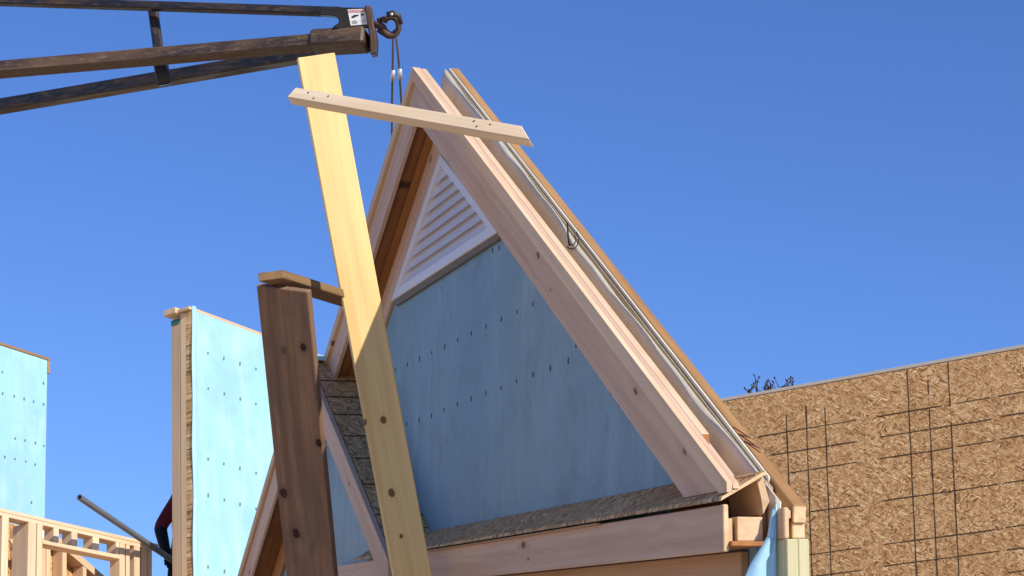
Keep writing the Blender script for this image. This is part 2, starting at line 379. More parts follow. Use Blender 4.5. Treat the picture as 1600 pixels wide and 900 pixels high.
# membrane hanging on the panel's edge, its upper edge sagging
SB_ = .557
def rb(u, dv=0.0): return (u, -SB_ * u - dv)
WM = -.158
def sag(u):
    s = .001 + .005 * math.sin(u * 2.1) ** 2
    for c, h, ww in ((2.35, .035, .28), (2.9, .05, .3), (3.35, .02, .2), (1.75, .018, .2), (3.75, .02, .25), (.45, .02, .2)):
        s += h * math.exp(-((u - c) / ww) ** 2)
    return s
vs = []; fs = []; NU = 110
for i in range(NU + 1):
    u = -.03 + 4.55 * i / NU
    for j in range(5):
        t = j / 4; bul = .010 * (1 + math.sin(u * 5.3 + 1)) * (1 - t) * t * 2 + .006 * (1 + math.sin(u * 11.7 + t * 2)) * t + .004
        b = u if u > 0 else 0
        vs.append(G.pt(u, -SB_ * max(u, 0) + .003 - .5 * sag(max(u, 0)) * (1 - t) - t * .2, WM + bul))
for i in range(NU):
    for j in range(4): fs.append([i * 5 + j, (i + 1) * 5 + j, (i + 1) * 5 + j + 1, i * 5 + j + 1])
memb = mk('membrane', vs, fs, M['membrane'], gable, G.a - G.b * S, G.b, smooth=True)
md = memb.modifiers.new('thick', 'SOLIDIFY'); md.thickness = .003
# printed mark on the membrane: an upright stroke and a loop
a0 = [G.uv(x, y, WM + .02) for x, y in ((885, 348), (886, 365), (888, 383))]
tube('printed_mark', [G.pt(u, v, WM + .016) for u, v in a0], .004, M['ink'], memb, 6)
for r0 in (9, 15):
    pp = [(893 + r0 * .75 * math.cos(t), 374 + r0 * math.sin(t)) for t in [math.radians(x) for x in range(-50, 150, 20)]]
    tube('printed_mark', [G.pt(*G.uv(x, y, WM + .016), WM + .016) for x, y in pp], .0022, M['ink'], memb, 6)
# pale sheathing edge and weathered strand board behind the membrane, then the tan rafter
slab('sheathing_edge', G, [rb(.0, .010), rb(.0, .14), rb(4.40, .14), rb(4.40, .010)], -.1785, -.1685, flat('board_edge', (.38, .30, .20, 1), .8, .2, 0, .6, 60), gable, (1, -S), 0)
slab('wrap_edge', G, [rb(.0, -.006), rb(.0, .012), rb(4.36, .012), rb(4.36, -.006)], -.1845, -.179, M['membrane'], gable, (1, -S), 0)
slab('rafter', G, [rb(.0, -.008), rb(0, .055), rb(4.50, .055), rb(4.545, .052), rb(4.55, -.008)], -.23, -.1855, M['tan'], gable, (1, -S), .004, end=M['endgrain'])
slab('rafter', G, [rb(.02, .0555), rb(.02, .17), rb(4.40, .19), rb(4.535, .105), rb(4.535, .0525)], -.23, -.186, M['tan'], gable, (1, -S), .004, end=M['endgrain'])
for s in (-1,):
    slab('rafter', G, [rk(s * .001, .0), rk(s * .001, .14), rk(s * 2.5, .14), rk(s * 2.5, .0)], -.23, -.186, M['tan'], gable, (1, -s * SL), .004)
# studs behind the sheathing, so the panel stands as a framed wall
for u in [-2.6, -2.0, -1.4, -.8, -.2, .4, 1.0, 1.6, 2.2, 2.8, 3.4, 3.9]:
    top = -.55 * abs(u) - .3
    slab('stud', G, [(u, top), (u, -6.3), (u + .038, -6.3), (u + .038, top - .02)], -.27, -.181, M['pine'], gable, (0, 1))
for k, (ua, wa, ub, wb_) in enumerate(((4.02, -.19, 4.10, -.222), (4.10, -.222, 4.07, -.19), (4.07, -.19, 4.17, -.224), (4.17, -.224, 4.12, -.19), (4.12, -.19, 4.2, -.215))):
    tube('pencil_mark', [G.pt(*rb(ua, -.009), wa), G.pt(*rb(ub, -.009), wb_)], .0022, M['scribble'], gable, 6)
# triangular vent with louvres
VC = 0.0; v0, v1 = -.455, -1.062; hw = lambda v: (v0 - v) / .515
WV = WALL + .034
fr = .10
def vtri(k):          # outline shrunk by k (metres, measured inward)
    s = math.sqrt(1 + .515 ** 2)
    return [(VC, v0 - k * s), (VC - (hw(v1) - k * (s + 1) / .515), v1 + k), (VC + (hw(v1) - k * (s + 1) / .515), v1 + k)]
o3, i3 = vtri(0), vtri(.052)
vs = [G.pt(u, v, w_) for w_ in (WALL + .001, WV) for u, v in o3 + i3]
fs = []
for k in range(3):
    a, b = k, (k + 1) % 3
    fs += [[6 + a, 6 + b, 9 + b, 9 + a], [a, b, 3 + b, 3 + a], [a, b, 6 + b, 6 + a], [3 + a, 3 + b, 9 + b, 9 + a]]
vent = mk('gable_vent', vs, fs, M['white'], gable, G.a, G.b, .003)
slab('vent_backing', G, [(u, v) for u, v in i3], WALL + .001, WALL + .004, M['white'], vent, bevel=0)
nlv = 8; hin = i3[0][1] - i3[1][1]
for i in range(nlv):
    vb = i3[1][1] + hin * i / (nlv + .35); vt = vb + hin / (nlv + .35) * .98
    wb = lambda v: (i3[0][1] - v) / hin * (i3[2][0] - i3[1][0]) / 2 - .004
    b0, b1 = wb(vb), max(wb(vt), .004)
    q = [G.pt(-b0, vb, WV - .004), G.pt(b0, vb, WV - .004), G.pt(b1, vt, WV - .026), G.pt(-b1, vt, WV - .026)]
    q2 = [p + G.n * -.004 + G.b * .004 for p in q]
    vs, fs = prism_geo(q2, q); mk('louvre', vs, fs, M['white'], vent, G.a, G.b)
# weathered sill block under the vent
slab('vent_sill', G, [(-hw(v1) + .03, v1 - .001), (-hw(v1) + .07, v1 - .035), (hw(v1) - .07, v1 - .03), (hw(v1) - .03, v1 - .001)], WALL + .001, WALL + .022, flat('grey_flashing', (.20, .18, .15, 1), .8), gable)

# ---- eave return along the foot of the gable
UR = 4.49
run('return_roof', G, [(.042, -2.512), (-.157, -2.402), (-.157, -2.389), (.036, -2.498)], -.20, 4.05, M['osb_weathered'], gable, .0)
run('return_roof', G, [(.042, -2.512), (-.116, -2.4247), (-.116, -2.4117), (.036, -2.498)], 4.0505, 4.50, M['osb_weathered'], gable, .0, end=M['endgrain'])
run('return_roof_edge', G, [(.030, -2.519), (.030, -2.527), (.046, -2.527), (.046, -2.519)], -.2, 3.2, M['tan'], gable, 0)
run('return_fascia', G, [(.012, -2.522), (.012, -2.672), (.030, -2.672), (.030, -2.522)], -2.1, UR, M['pink'], gable, .003, end=M['endgrain'])
run('return_roof', G, [(.042, -2.512), (-.04, -2.467), (-.04, -2.454), (.036, -2.498)], -1.35, -.21, M['osb_weathered'], gable, 0)
run('return_soffit', G, [(.011, -2.655), (.011, -2.639), (-.113, -2.639), (-.113, -2.655)], -2.1, UR + .02, M['orange'], gable, .002)
run('frieze_board', G, [(WALL + .001, -2.66), (WALL + .001, -2.80), (WALL + .03, -2.80), (WALL + .03, -2.66)], -2.1, 4.22, M['underboard'], gable, .003)
run('frieze_board', G, [(WALL + .001, -2.805), (WALL + .001, -3.1), (WALL + .024, -3.1), (WALL + .024, -2.805)], -2.1, 4.20, M['underboard'], gable, .003)
# framing seen in the open end of the return
run('blocking', G, [(.010, -2.64), (.010, -2.565), (-.014, -2.565), (-.014, -2.64)], UR - .30, UR - .035, M['pine'], gable)
run('blocking', G, [(-.025, -2.637), (-.025, -2.560), (-.112, -2.560), (-.112, -2.637)], UR - .5, UR - .02, M['pine'], gable, .002)
run('blocking', G, [(-.088, -2.423), (-.112, -2.425), (-.135, -2.51), (-.112, -2.552), (-.106, -2.50)], UR - .3, UR - .015, M['pine'], gable, .001)
run('backing_board', G, [(-.118, -2.46), (-.14, -2.44), (-.14, -2.65), (-.118, -2.65)], 3.6, UR - .06, M['orange'], gable, 0)
# end of the wall: twin studs, blocks and the loose blue wrap
def pend(x, y, wv): return G.uv(x, y, wv)
def endpost(x0, x1, y0, y1, w1_, name, mat, thick=.05, parent=gable, ub=.05):
    # a post whose end face looks along the wall: given by its pixels at the wall's end
    a = G.uv((x0 + x1) / 2, y0, w1_)
    return a
UE = 4.60
run('end_stud', G, [(-.140, -2.635), (-.140, -6.3), (-.178, -6.3), (-.178, -2.635)], UE - .09, UE, M['greenpine'], gable, .003, grain='v')
run('end_stud', G, [(-.1785, -2.635), (-.1785, -6.3), (-.216, -6.3), (-.216, -2.635)], UE - .09, UE, M['greenpine'], gable, .003, grain='v')
run('blocking', G, [(-.140, -2.633), (-.140, -2.535), (-.158, -2.535), (-.158, -2.633)], UE - .14, UE - .02, M['pine'], gable, .004)
run('blocking', G, [(-.160, -2.633), (-.160, -2.60), (-.185, -2.572), (-.214, -2.605), (-.214, -2.633)], UE - .2, UE - .13, M['orange'], gable, .004)
run('blocking', G, [(-.160, -2.57), (-.160, -2.54), (-.182, -2.54), (-.182, -2.568)], UE - .16, UE - .06, M['pine'], gable, .004)
# loose blue wrap curling out from the wall's end
vs = []; fs = []
NA, NB = 14, 10
for i in range(NA + 1):
    t = i / NA; v = -2.52 - t * 1.2
    for j in range(NB + 1):
        q = j / NB
        bell = min(1, max(0, (t - .02) / .2)); bell = bell * bell * (3 - 2 * bell)
        wv_ = -.142 + q * (.01 + .125 * bell) + .006 * math.sin(q * 9 + t * 7)
        uu = 4.50 + .016 * math.sin(q * 2.6 + .8 * t) + .005 * math.sin(q * 11 + t * 5) + .02 * (1 - q)
        vs.append(G.pt(uu, v - .02 * q, wv_))
for i in range(NA):
    for j in range(NB): k = i * (NB + 1) + j; fs.append([k, k + 1, k + NB + 2, k + NB + 1])
lw_ = mk('loose_wrap', vs, fs, M['bluewrap'], gable, G.b, G.n, smooth=True)
md = lw_.modifiers.new('thick', 'SOLIDIFY'); md.thickness = .002

# ---- the lower small gable at the far end
QA, QB, QW = -2.47, -1.235, .13
q = lambda u, dv=0.0: rk(u, dv, QA, QB)
for s in (-1, 1):
    e = QA + s * (2.60 if s < 0 else 2.42); c = QA + s * .002; gx = (1, -s * S)
    if s < 0:
        slab('rake_trim', G, [q(c), q(c, .06), q(e, .06), q(e)], QW + .001, QW + .022, M['pinknk'], gable, gx)
        slab('fascia_board', G, [q(c, .004), q(c, .26), q(e, .26), q(e, .004)], QW - .02, QW, M['pink'], gable, gx)
        slab('soffit_board', G, [q(c, .22), q(c, .24), q(e, .24), q(e, .22)], -.03, QW - .022, M['soffit'], gable, gx)
        slab('frieze_board', G, [q(c, .245), q(c, .42), q(e, .42), q(e, .245)], -.038, -.015, M['orange'], gable, gx)
    else:
        slab('rake_board', G, [q(c, -.005), q(c, .175), q(e, .175), q(e, -.005)], QW - .03, QW, M['pink'], gable, gx)
        slab('sub_fascia', G, [q(c, .06), q(c, .25), q(e - .1, .25), q(e - .1, .06)], QW - .08, QW - .032, M['pine'], gable, gx)
    w0_, w1_ = -.158, QW - .034
    # roof deck
    e3 = QA + s * (2.35 if s > 0 else 2.6)
    vs, fs = prism_geo([G.pt(*q(c, .012), w0_), G.pt(*q(e3, .012), w0_), G.pt(*q(e3, .012), w1_), G.pt(*q(c, .012), w1_)],
                       [G.pt(*q(c, -.004), w0_), G.pt(*q(e3, -.004), w0_), G.pt(*q(e3, -.004), w1_), G.pt(*q(c, -.004), w1_)])
    fm = [0] * len(fs)
    if s > 0:
        for t in (.33, .55, .78, 1.05, 1.32, 1.62, 1.95, 2.2):
            k = len(vs); u = QA + t
            vs += [G.pt(*q(u, -.0075), w0_), G.pt(*q(u + .012, -.0075), w0_), G.pt(*q(u + .012, -.0075), w1_), G.pt(*q(u, -.0075), w1_)]
            fs.append([k, k + 1, k + 2, k + 3]); fm.append(1)
    mk('roof_deck', vs, fs, M['osb_weathered'], gable, G.a - G.b * (s * S), G.n, fmat=fm, mats=[M['osb_weathered'], M['line']])
slab('sheathing', G, [q(QA, .05), q(QA - 2.5, .05), (QA - 2.5, -6.3), (QA + 2.3, -6.3), q(QA + 2.3, .05)], -.06, -.04, M['blue'], gable, bevel=0)
# pale wrap lapped over the small ridge
vs, fs = prism_geo([G.pt(QA - .10, QB + .0, -.10), G.pt(QA + .12, QB - .03, -.10), G.pt(QA + .12, QB - .03, .12), G.pt(QA - .10, QB + .0, .12)],
                   [G.pt(QA - .10, QB + .03, -.10), G.pt(QA + .12, QB - .005, -.10), G.pt(QA + .12, QB - .005, .12), G.pt(QA - .10, QB + .03, .12)])
mk('ridge_wrap', vs, fs, M['bluepale'], gable, G.n, G.a)

# ------------------------------------------------------------------ planks and cross pieces
def plank_spots(A, B, px, d, r, c=dk):
    x = (B - A).normalized(); o = (A + B) / 2; res = []
    return res
LP_T, LP_B = P(494, 86, 10.95), P(647, 910, 10.75)
LPW = .181
lx = (LP_B - LP_T).normalized()
def spot_coords(T, B, wdir, thk, pts):
    """object-space place of knots seen at given pixels on a beam's front face"""
    x = (B - T).normalized(); y = (wdir - x * wdir.dot(x)).normalized(); z = x.cross(y)
    if z.dot(CAM - T) < 0: z = -z
    o = (T + B) / 2 - z * (thk / 2); res = []
    zz = x.cross(y)
    for (px_, py_, r, c) in pts:
        rr = ray(px_, py_); t = (T - CAM).dot(z) / rr.dot(z); p = CAM + rr * t - o
        res.append((p.dot(x), p.dot(y), r, c))
    return res
kc = (.16, .07, .022, 1)
wl = cv(1, .0, .22)
ext = lambda T, B: B + (B - T).normalized() * ((B.z - 0.0) / max(.05, -(B - T).normalized().z))
LP_G = ext(LP_T, LP_B)
sp = spot_coords(LP_T, LP_G, wl, .036, [(599, 656, .016, kc), (569, 660, .014, kc), (612, 770, .017, kc), (627, 838, .009, kc), (534, 108, .006, (.1, .04, .02, 1))])
M['lightplank'] = wood('yellow_plank_wood', (.86, .62, .27, 1), (.74, .48, .175, 1), (.2, .09, .03, 1), .0, .0, .6, spots=sp)
lp = beam('wooden_plank', LP_T, LP_G, LPW, .036, wl, M['lightplank'], None, .004)
tag(lp, 'long pale yellow plank standing upright before the gable, sunlit above and shaded below', 'plank')
# its cross piece, nailed from the plank to the gable's rake
A, B = P(459, 150, 10.80), P(838, 216, 9.75)
xd = (B - A).normalized(); zz = FW * -1
yd = xd.cross(FW).normalized()
if yd.dot(UP) < 0: yd = -yd
zd = xd.cross(yd); 
if zd.dot(CAM - A) < 0: zd = -zd
ca, sa = math.cos(math.radians(35)), math.sin(math.radians(35))
nb = zd * ca + yd * sa          # broad face looks out and up
nn = yd * ca - zd * sa          # up-slope direction
wd_, th_ = .068, .05
def cross_piece(A, B, endcut, mat, name):
    vs0 = []; 
    for p, sgn in ((A, -1), (B, 1)):
        for a, b in ((-1, 1), (1, 1), (1, -1), (-1, -1)):
            cut = endcut * (a > 0) * (sgn > 0)
            vs0.append(p + nn * (a * wd_ / 2) + nb * (b * th_ / 2) - xd * cut)
    fs = [[0, 1, 2, 3], [4, 5, 6, 7], [0, 1, 5, 4], [1, 2, 6, 5], [2, 3, 7, 6], [3, 0, 4, 7]]
    return mk(name, vs0, fs, mat, None, xd, nn, .003)
cp = cross_piece(A, B, .10, wood('cross_piece_wood', (.80, .64, .43, 1), (.70, .51, .31, 1), pk, .12, 0), 'cross_piece')
def nails(pts, nrm, par, r_=.004):
    for p in pts: tube('nail', [p - nrm * .004, p + nrm * .0035], r_, M['nail'], par, 8)
cax = lambda t, k: A.lerp(B, t) + nb * (th_ / 2) + nn * (k * wd_)
nails([cax(.07, .2), cax(.11, -.22), cax(.16, .18), cax(.765, .2), cax(.79, -.2), cax(.83, .15)], nb, cp)
tag(cp, 'pale squared timber crossing the yellow plank and reaching over the rake', 'timber')
# weathered plank, shade also put into its dark colour, top tipped towards the viewer
DT, DB = P(440, 451, 10.46), P(485, 905, 10.96)
wdk = cv(1, 0, -.55)
sp = spot_coords(DT, ext(DT, DB), wdk, .038, [(443, 548, .012, (.10, .06, .05, 1)), (474, 543, .018, (.03, .012, .008, 1)), (443, 770, .022, (.045, .014, .012, 1)), (463, 834, .022, (.035, .012, .01, 1)), (498, 692, .017, (.02, .008, .006, 1))])
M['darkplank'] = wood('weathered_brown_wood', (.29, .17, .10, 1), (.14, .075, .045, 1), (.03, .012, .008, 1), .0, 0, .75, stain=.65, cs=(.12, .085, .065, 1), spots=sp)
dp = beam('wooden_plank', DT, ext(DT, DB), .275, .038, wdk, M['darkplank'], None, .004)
tag(dp, 'dark brown weathered knotty plank standing left of the yellow plank', 'plank')
A2, B2 = P(418, 429, 10.4), P(562, 474, 11.05)
x2 = (B2 - A2).normalized(); dn = cv(-.38, -.3, -.88)
y2 = x2.cross(dn).normalized(); y2 = y2 if y2.dot(UP) > 0 else -y2
z2 = x2.cross(y2); z2 = z2 if z2.dot(CAM - A2) > 0 else -z2
vs0 = []
for p, sgn in ((A2, -1), (B2, 1)):
    for a, b in ((-1, 1), (1, 1), (1, -1), (-1, -1)):
        vs0.append(p + y2 * (a * .105 / 2) + z2 * (b * .04 / 2) + x2 * (.05 * (a > 0) * (sgn < 0)))
dc = mk('cross_piece', vs0, [[0, 1, 2, 3], [4, 5, 6, 7], [0, 1, 5, 4], [1, 2, 6, 5], [2, 3, 7, 6], [3, 0, 4, 7]], wood('shaded_timber', (.25, .15, .07, 1), (.16, .09, .045, 1), pk, .15, 0), None, x2, y2, .003)  # shade on this timber is put into its darkened wood colour
nails([A2.lerp(B2, t) + z2 * .02 + y2 * k for t, k in ((.12, .02), (.2, -.025), (.42, .02), (.48, -.02))], z2, dc)
tag(dc, 'short brown timber laid across the top of the dark weathered plank', 'timber')

# ------------------------------------------------------------------ crane boom
boom = thing('crane_boom', P(-300, 90, 12.9), 'rusty black lattice crane boom reaching in from upper left', 'crane')
m_px = lambda px, d: px * d / F
def bpx(name, a, b, wpx, mat, thk=None, tilt=0.35, bevel=.008):
    A = P(*a); B = P(*b); x = (B - A).normalized()
    y = x.cross(FW).normalized(); y = y if y.dot(UP) > 0 else -y
    z = x.cross(y); z = z if z.dot(CAM - A) > 0 else -z
    c, s_ = math.cos(tilt), math.sin(tilt)
    yy, zz_ = y * c + z * -s_, z * c + y * s_          # rolled so its underside shows
    th = thk or m_px(wpx, 12.5) * .6; wd = (m_px(wpx, (a[2] + b[2]) / 2) - th * abs(s_)) / c
    vs0 = [p + yy * (k * wd / 2) + zz_ * (l * th / 2) for p in (A, B) for k, l in ((-1, 1), (1, 1), (1, -1), (-1, -1))]
    return mk(name, vs0, [[0, 1, 2, 3], [4, 5, 6, 7], [0, 1, 5, 4], [1, 2, 6, 5], [2, 3, 7, 6], [3, 0, 4, 7]], mat, boom, x, yy, bevel)
TL = .38
bpx('upper_chord', (-340, -9, 13.0), (535, 19, 12.3), 17, M['steel'], .05, .3)
bpx('main_chord', (-340, 138, 12.9), (572, 60, 12.2), 29, M['steel_worn'], .09, TL)
bpx('lower_chord', (-340, 224, 13.8), (505, 81, 12.55), 26, M['steel'], .08, .32)
bpx('web_strut', (239, 14, 12.64), (248, 80, 12.5), 15, M['steel'], .05, 0)
bpx('web_strut', (250, 92, 12.72), (257, 133, 12.72), 22, M['black'], .05, 0)
bpx('tip_sleeve', (490, 67, 12.27), (574, 62, 12.19), 43, M['steel_worn'], .15, TL, .012)
BF = Plane(P(550, 30, 12.17), RT, UP)
bp = lambda x, y: BF.uv(x, y)
slab('gusset_plate', BF, [bp(*c) for c in ((500, 11), (579, 12), (579, 44), (518, 45), (522, 40), (529, 36), (529, 29), (524, 25), (515, 24), (500, 23))], -.10, 0, M['black'], boom, (1, 0), .004)
slab('end_plate', BF, [bp(*c) for c in ((570, 9), (579, 9), (589, 62), (588, 84), (579, 86), (578, 62))], -.16, .03, M['rust'], boom, (0, 1), .006)
dec = slab('warning_decal', BF, [bp(*c) for c in ((543, 15), (570, 14), (575, 38), (548, 40))], .001, .004, M['paper'], boom, (1, 0), 0)
def mark(poly, mat, nm='print'): slab(nm, BF, [bp(*c) for c in poly], .0045, .006, mat, dec, (1, 0), 0)
mark(((544, 16), (569.5, 15), (570, 19), (545, 19.6)), flat('pink_print', (.72, .38, .38, 1)), 'print_band')
for k in range(6):
    x = 547 + k * 3.7; mark(((x, 16.6), (x + 2.2, 16.4), (x + 2.5, 18.4), (x + .3, 18.7)), M['red'])
mark(((549, 26.5), (553, 23.5), (560, 23), (560.5, 24.5), (556, 26), (553, 28), (550, 28)), M['ink'])
mark(((564, 22), (568, 21.5), (568.5, 24), (565, 24.6)), M['ink'])
mark(((550, 33), (555, 31.5), (559, 34), (558, 36.5), (551, 37)), flat('grey_print', (.35, .35, .36, 1)))
mark(((564, 31.5), (570, 30.8), (570.6, 33.5), (565, 34.4)), flat('pale_print', (.55, .55, .55, 1)))
# swivel hook
hk = thing('lifting_hook', P(592, 40, 12.2), 'rusty iron lifting hook at the tip of the crane boom', 'hook')
HC = P(611, 41, 12.2); e1, e2 = RT, UP
ringp = []
for k in range(25):
    t = math.radians(-175 + 330 * k / 24); ringp.append(HC + e1 * (m_px(12.2, 12.2) * math.cos(t)) + e2 * (m_px(14.2, 12.2) * math.sin(t)))
rr = [m_px(4.6 + 1.7 * math.exp(-((k - 4) / 4.5) ** 2), 12.2) for k in range(25)]
tube('hook_body', ringp, rr, M['rust'], hk, 12)
tube('hook_shank', [P(584, 37, 12.2), P(592, 39, 12.2), P(601, 45, 12.2)], [m_px(4, 12.2), m_px(6.5, 12.2), m_px(5.5, 12.2)], M['rust'], hk, 12)
tube('hook_shank', [P(590, 47, 12.2), P(600, 53, 12.2), P(609, 57, 12.2)], [m_px(3, 12.2), m_px(4, 12.2), m_px(3, 12.2)], M['rust'], hk, 10)
tube('swivel_nut', [P(592.5, 28, 12.2), P(594, 36, 12.2)], m_px(4.2, 12.2), M['rust'], hk, 6)
tube('swivel_nut', [P(598, 26, 12.18), P(600, 34, 12.18)], m_px(4.0, 12.2), M['rust'], hk, 6)
tube('latch', [P(604, 23, 12.15), P(613, 21, 12.15), P(623, 25, 12.15), P(627, 38, 12.16)], [m_px(4, 12.2), m_px(5.2, 12.2), m_px(4.4, 12.2), m_px(3, 12.2)], M['steel'], hk, 10)
tube('latch_pin', [P(612, 22.5, 12.09), P(612, 22.5, 12.16)], m_px(2.4, 12.2), M['alu'], hk, 10)
def cable(pts, f0, f1, label):
    t = thing('wire_sling', P(*pts[-1]), label, 'cable', 'wire slings hanging from the hook')
    tube('wire_rope', [P(*p) for p in pts], m_px(1.8, 12.2), M['cable'], t, 8)
    tube('ferrule', [P(*f0), P(*f1)], m_px(3.6, 12.2), M['alu'], t, 12)
cable([(616, 47, 12.2), (614.5, 60, 12.2), (613.5, 100, 12.25), (612.5, 150, 12.45), (612, 252, 12.95)], (614.2, 110, 12.27), (613.4, 126, 12.3), 'left wire sling whose grey rope drops behind the left rake')
cable([(617, 48, 12.2), (619.5, 60, 12.2), (623, 95, 12.25), (627, 160, 12.5), (629, 200, 12.75)], (624.6, 108, 12.27), (625.6, 124, 12.3), 'right wire sling whose rope ends near the gable peak')

# ------------------------------------------------------------------ strand board wall on the right
OV = (-6500, 584 + .178 * 7870)
oa = cv(CX - OV[0], OV[1] - CY, -F)
xo = 30.0; yo = (F * F - (CX - OV[0]) * xo) / (OV[1] - CY)
OW = Plane(P(1370, 585, 18.0), oa, cv(xo, yo, F))
ow = lambda x, y: OW.uv(x, y)
ob_ = thing('sheathed_wall', OW.pt(0, -5.8), 'tall wall of raw strand board with dark grid lines at right', 'wall')
top = lambda u: .0
u_l, u_1, u_2, u_3, u_r = ow(1000, 700)[0], ow(1353, 700)[0], ow(1556, 700)[0], ow(1770, 700)[0], ow(1990, 700)[0]
hl = {0: [((200, 385), (565, 322)), ((250, 452), (568, 402)), ((318, 518), (570, 478)), ((395, 662), (578, 637)), ((358, 825), (582, 795)), ((400, 902), (585, 878)),
          ((305, 305), (318, 620)), ((378, 270), (401, 902)), ((448, 275), (472, 902))],
      1: [((640, 310), (1060, 240)), ((650, 386), (1065, 320)), ((652, 466), (920, 425)), ((940, 420), (1075, 400)), ((660, 622), (1090, 560)), ((665, 783), (1090, 727)), ((668, 863), (1095, 807)),
          ((752, 135), (788, 900)), ((827, 120), (864, 900)), ((903, 110), (945, 900))],
      2: [((1088, 235), (1240, 208)), ((1100, 310), (1240, 288)), ((1098, 393), (1240, 370)), ((1110, 556), (1240, 538)), ((1118, 720), (1240, 703)), ((1122, 803), (1240, 788)), ((1125, 888), (1240, 872))], 3: []}
edges = [u_l, u_1, u_2, u_3, u_r]
for i in range(4):
    ls = []
    for a, b in hl[i]:
        A_ = ow(1100 + a[0] * .4223, 520 + a[1] * .4223); B_ = ow(1100 + b[0] * .4223, 520 + b[1] * .4223); ls.append((A_, B_))
    sheet('strand_board', OW, [(edges[i] + .0008, .0), (edges[i] + .0008, -6.4), (edges[i + 1] - .0008, -6.4), (edges[i + 1] - .0008, .0)], -.02, 0, M['osb'], M['line'], ob_, [], lines=ls, lw=.0085)
slab('top_plate', OW, [(u_l, .002), (u_r, .002), (u_r, .03), (u_l, .03)], -.12, .006, flat('grey_weathered_wood', (.50, .42, .33, 1), .8), ob_)
for k in range(9):
    u = u_l + (u_r - u_l) * k / 8.2
    slab('stud', OW, [(u, 0), (u, -6.4), (u + .05, -6.4), (u + .05, 0)], -.115, -.021, M['pine'], ob_, (0, 1))
# bare twigs of a far tree over the wall
def bare_tree(px, py, d, label):
    topz = P(px, py, d); base = V((topz.x, topz.y, 0)); t = thing('bare_tree', base, label, 'tree', 'bare trees beyond the strand board wall')
    tube('trunk', [base, base + V((.05, 0, topz.z * .5)), base + V((0, 0, (topz.z - .2)))], [.07, .045, .012], M['bark'], t, 8)
    vs = []; fs = []
    def twig(p, q_, r):
        x = (q_ - p).normalized(); a = x.orthogonal().normalized(); b = x.cross(a); k = len(vs)
        for pp, s_ in ((p, r), (q_, r * .55)):
            for th in (0, 2.09, 4.19): vs.append(pp + a * (s_ * math.cos(th)) + b * (s_ * math.sin(th)))
        for i in range(3): fs.append([k + i, k + (i + 1) % 3, k + 3 + (i + 1) % 3, k + 3 + i])
        fs.extend([[k, k + 2, k + 1], [k + 3, k + 4, k + 5]])
    rnd = random.Random(int(px))
    twig(base + V((0, 0, topz.z - 2)), base + V((0, 0, topz.z - .05)), .014)
    for i in range(11):
        z = topz.z - rnd.choice((.25, .3, .4, .6, 1.2, 1.8)) * rnd.uniform(.8, 1.1); p = base + V((0, 0, z)); an = rnd.uniform(0, 6.28); L = rnd.uniform(.1, .26)
        q_ = p + V((math.cos(an) * L, math.sin(an) * L, L * rnd.uniform(.7, 1.5))); twig(p, q_, .010)
        for j in range(4):
            an = rnd.uniform(0, 6.28); m_ = p.lerp(q_, rnd.uniform(.4, 1)); l2 = L * rnd.uniform(.3, .6)
            e_ = m_ + V((math.cos(an) * l2, math.sin(an) * l2, l2)); twig(m_, e_, .008)
            for bud in range(2): twig(e_, e_ + V((rnd.uniform(-.03, .03), rnd.uniform(-.03, .03), .03)), .011)
    mk('branches', vs, fs, M['bark'], t, V((1, 0, 0)), V((0, 0, 1)))
bare_tree(1184, 600, 30, 'short bare tree whose twigs show nearest the tan rafter')
bare_tree(1204, 592, 31, 'tallest bare twiggy tree top above the strand board wall')
bare_tree(1222, 598, 31.5, 'bare twiggy tree top furthest from the tan rafter')

# ------------------------------------------------------------------ walls at the left
LV = (3495, 1664)
la = cv(LV[0] - CX, -(LV[1] - CY), F)
ly = (F * F + (LV[0] - CX) * -560) / (LV[1] - CY)
lb = cv(-560, ly, F)
DZ = 3.95
deck = mk('floor', *(lambda vf: vf)(prism_geo([V((-12, 18.6, DZ - .3)), V((1.9, 18.6, DZ - .3)), V((1.9, 32, DZ - .3)), V((-12, 32, DZ - .3))], [V((-12, 18.6, DZ)), V((1.9, 18.6, DZ)), V((1.9, 32, DZ)), V((-12, 32, DZ))])), M['pine'], None)
tag(deck, 'raised timber floor deck carrying the blue walls', 'floor', None, 'structure')
under = mk('foundation', *prism_geo([V((-11.9, 18.7, -.1)), V((1.8, 18.7, -.1)), V((1.8, 31.9, -.1)), V((-11.9, 31.9, -.1))], [V((-11.9, 18.7, DZ - .301)), V((1.8, 18.7, DZ - .301)), V((1.8, 31.9, DZ - .301)), V((-11.9, 31.9, DZ - .301))]), M['osb'], None)
tag(under, 'strand board storey under the raised floor deck', 'floor', None, 'structure')
# the middle blue wall
W2 = Plane(P(300, 484, 20.0), la, lb, 1.333)
w2 = thing('blue_wall', W2.pt(0, -1.6), 'pale blue sheathed wall with timber end stud behind the dark plank', 'wall')
dts = []
for y0, sl in ((552, .327), (607, .327), (717.5, .29), (774, .281), (886, .265), (830, .275), (662, .31)):
    if y0 in (830, 662): continue
    for k in range(9): dts.append(W2.uv(325 + 25 * k, y0 + sl * 25 * k))
tl = W2.uv(301, 485)[0]
sheet('sheathing', W2, [(tl, 0), (tl, -2.6), (4.2, -2.6), (4.2, 0)], -.012, 0, M['bluepale'], M['nailpale'], w2, dts, .006, .010)
slab('strand_board', W2, [(tl - .004, -.004), (tl - .004, -2.6), (4.2, -2.6), (4.2, -.004)], -.058, -.0125, M['osb_weathered'], w2, bevel=0)
slab('strand_board', W2, [(tl - .004, -.004), (tl - .004, -2.6), (4.2, -2.6), (4.2, -.004)], -.105, -.0585, M['endgrain'], w2, (0, 1), bevel=0)
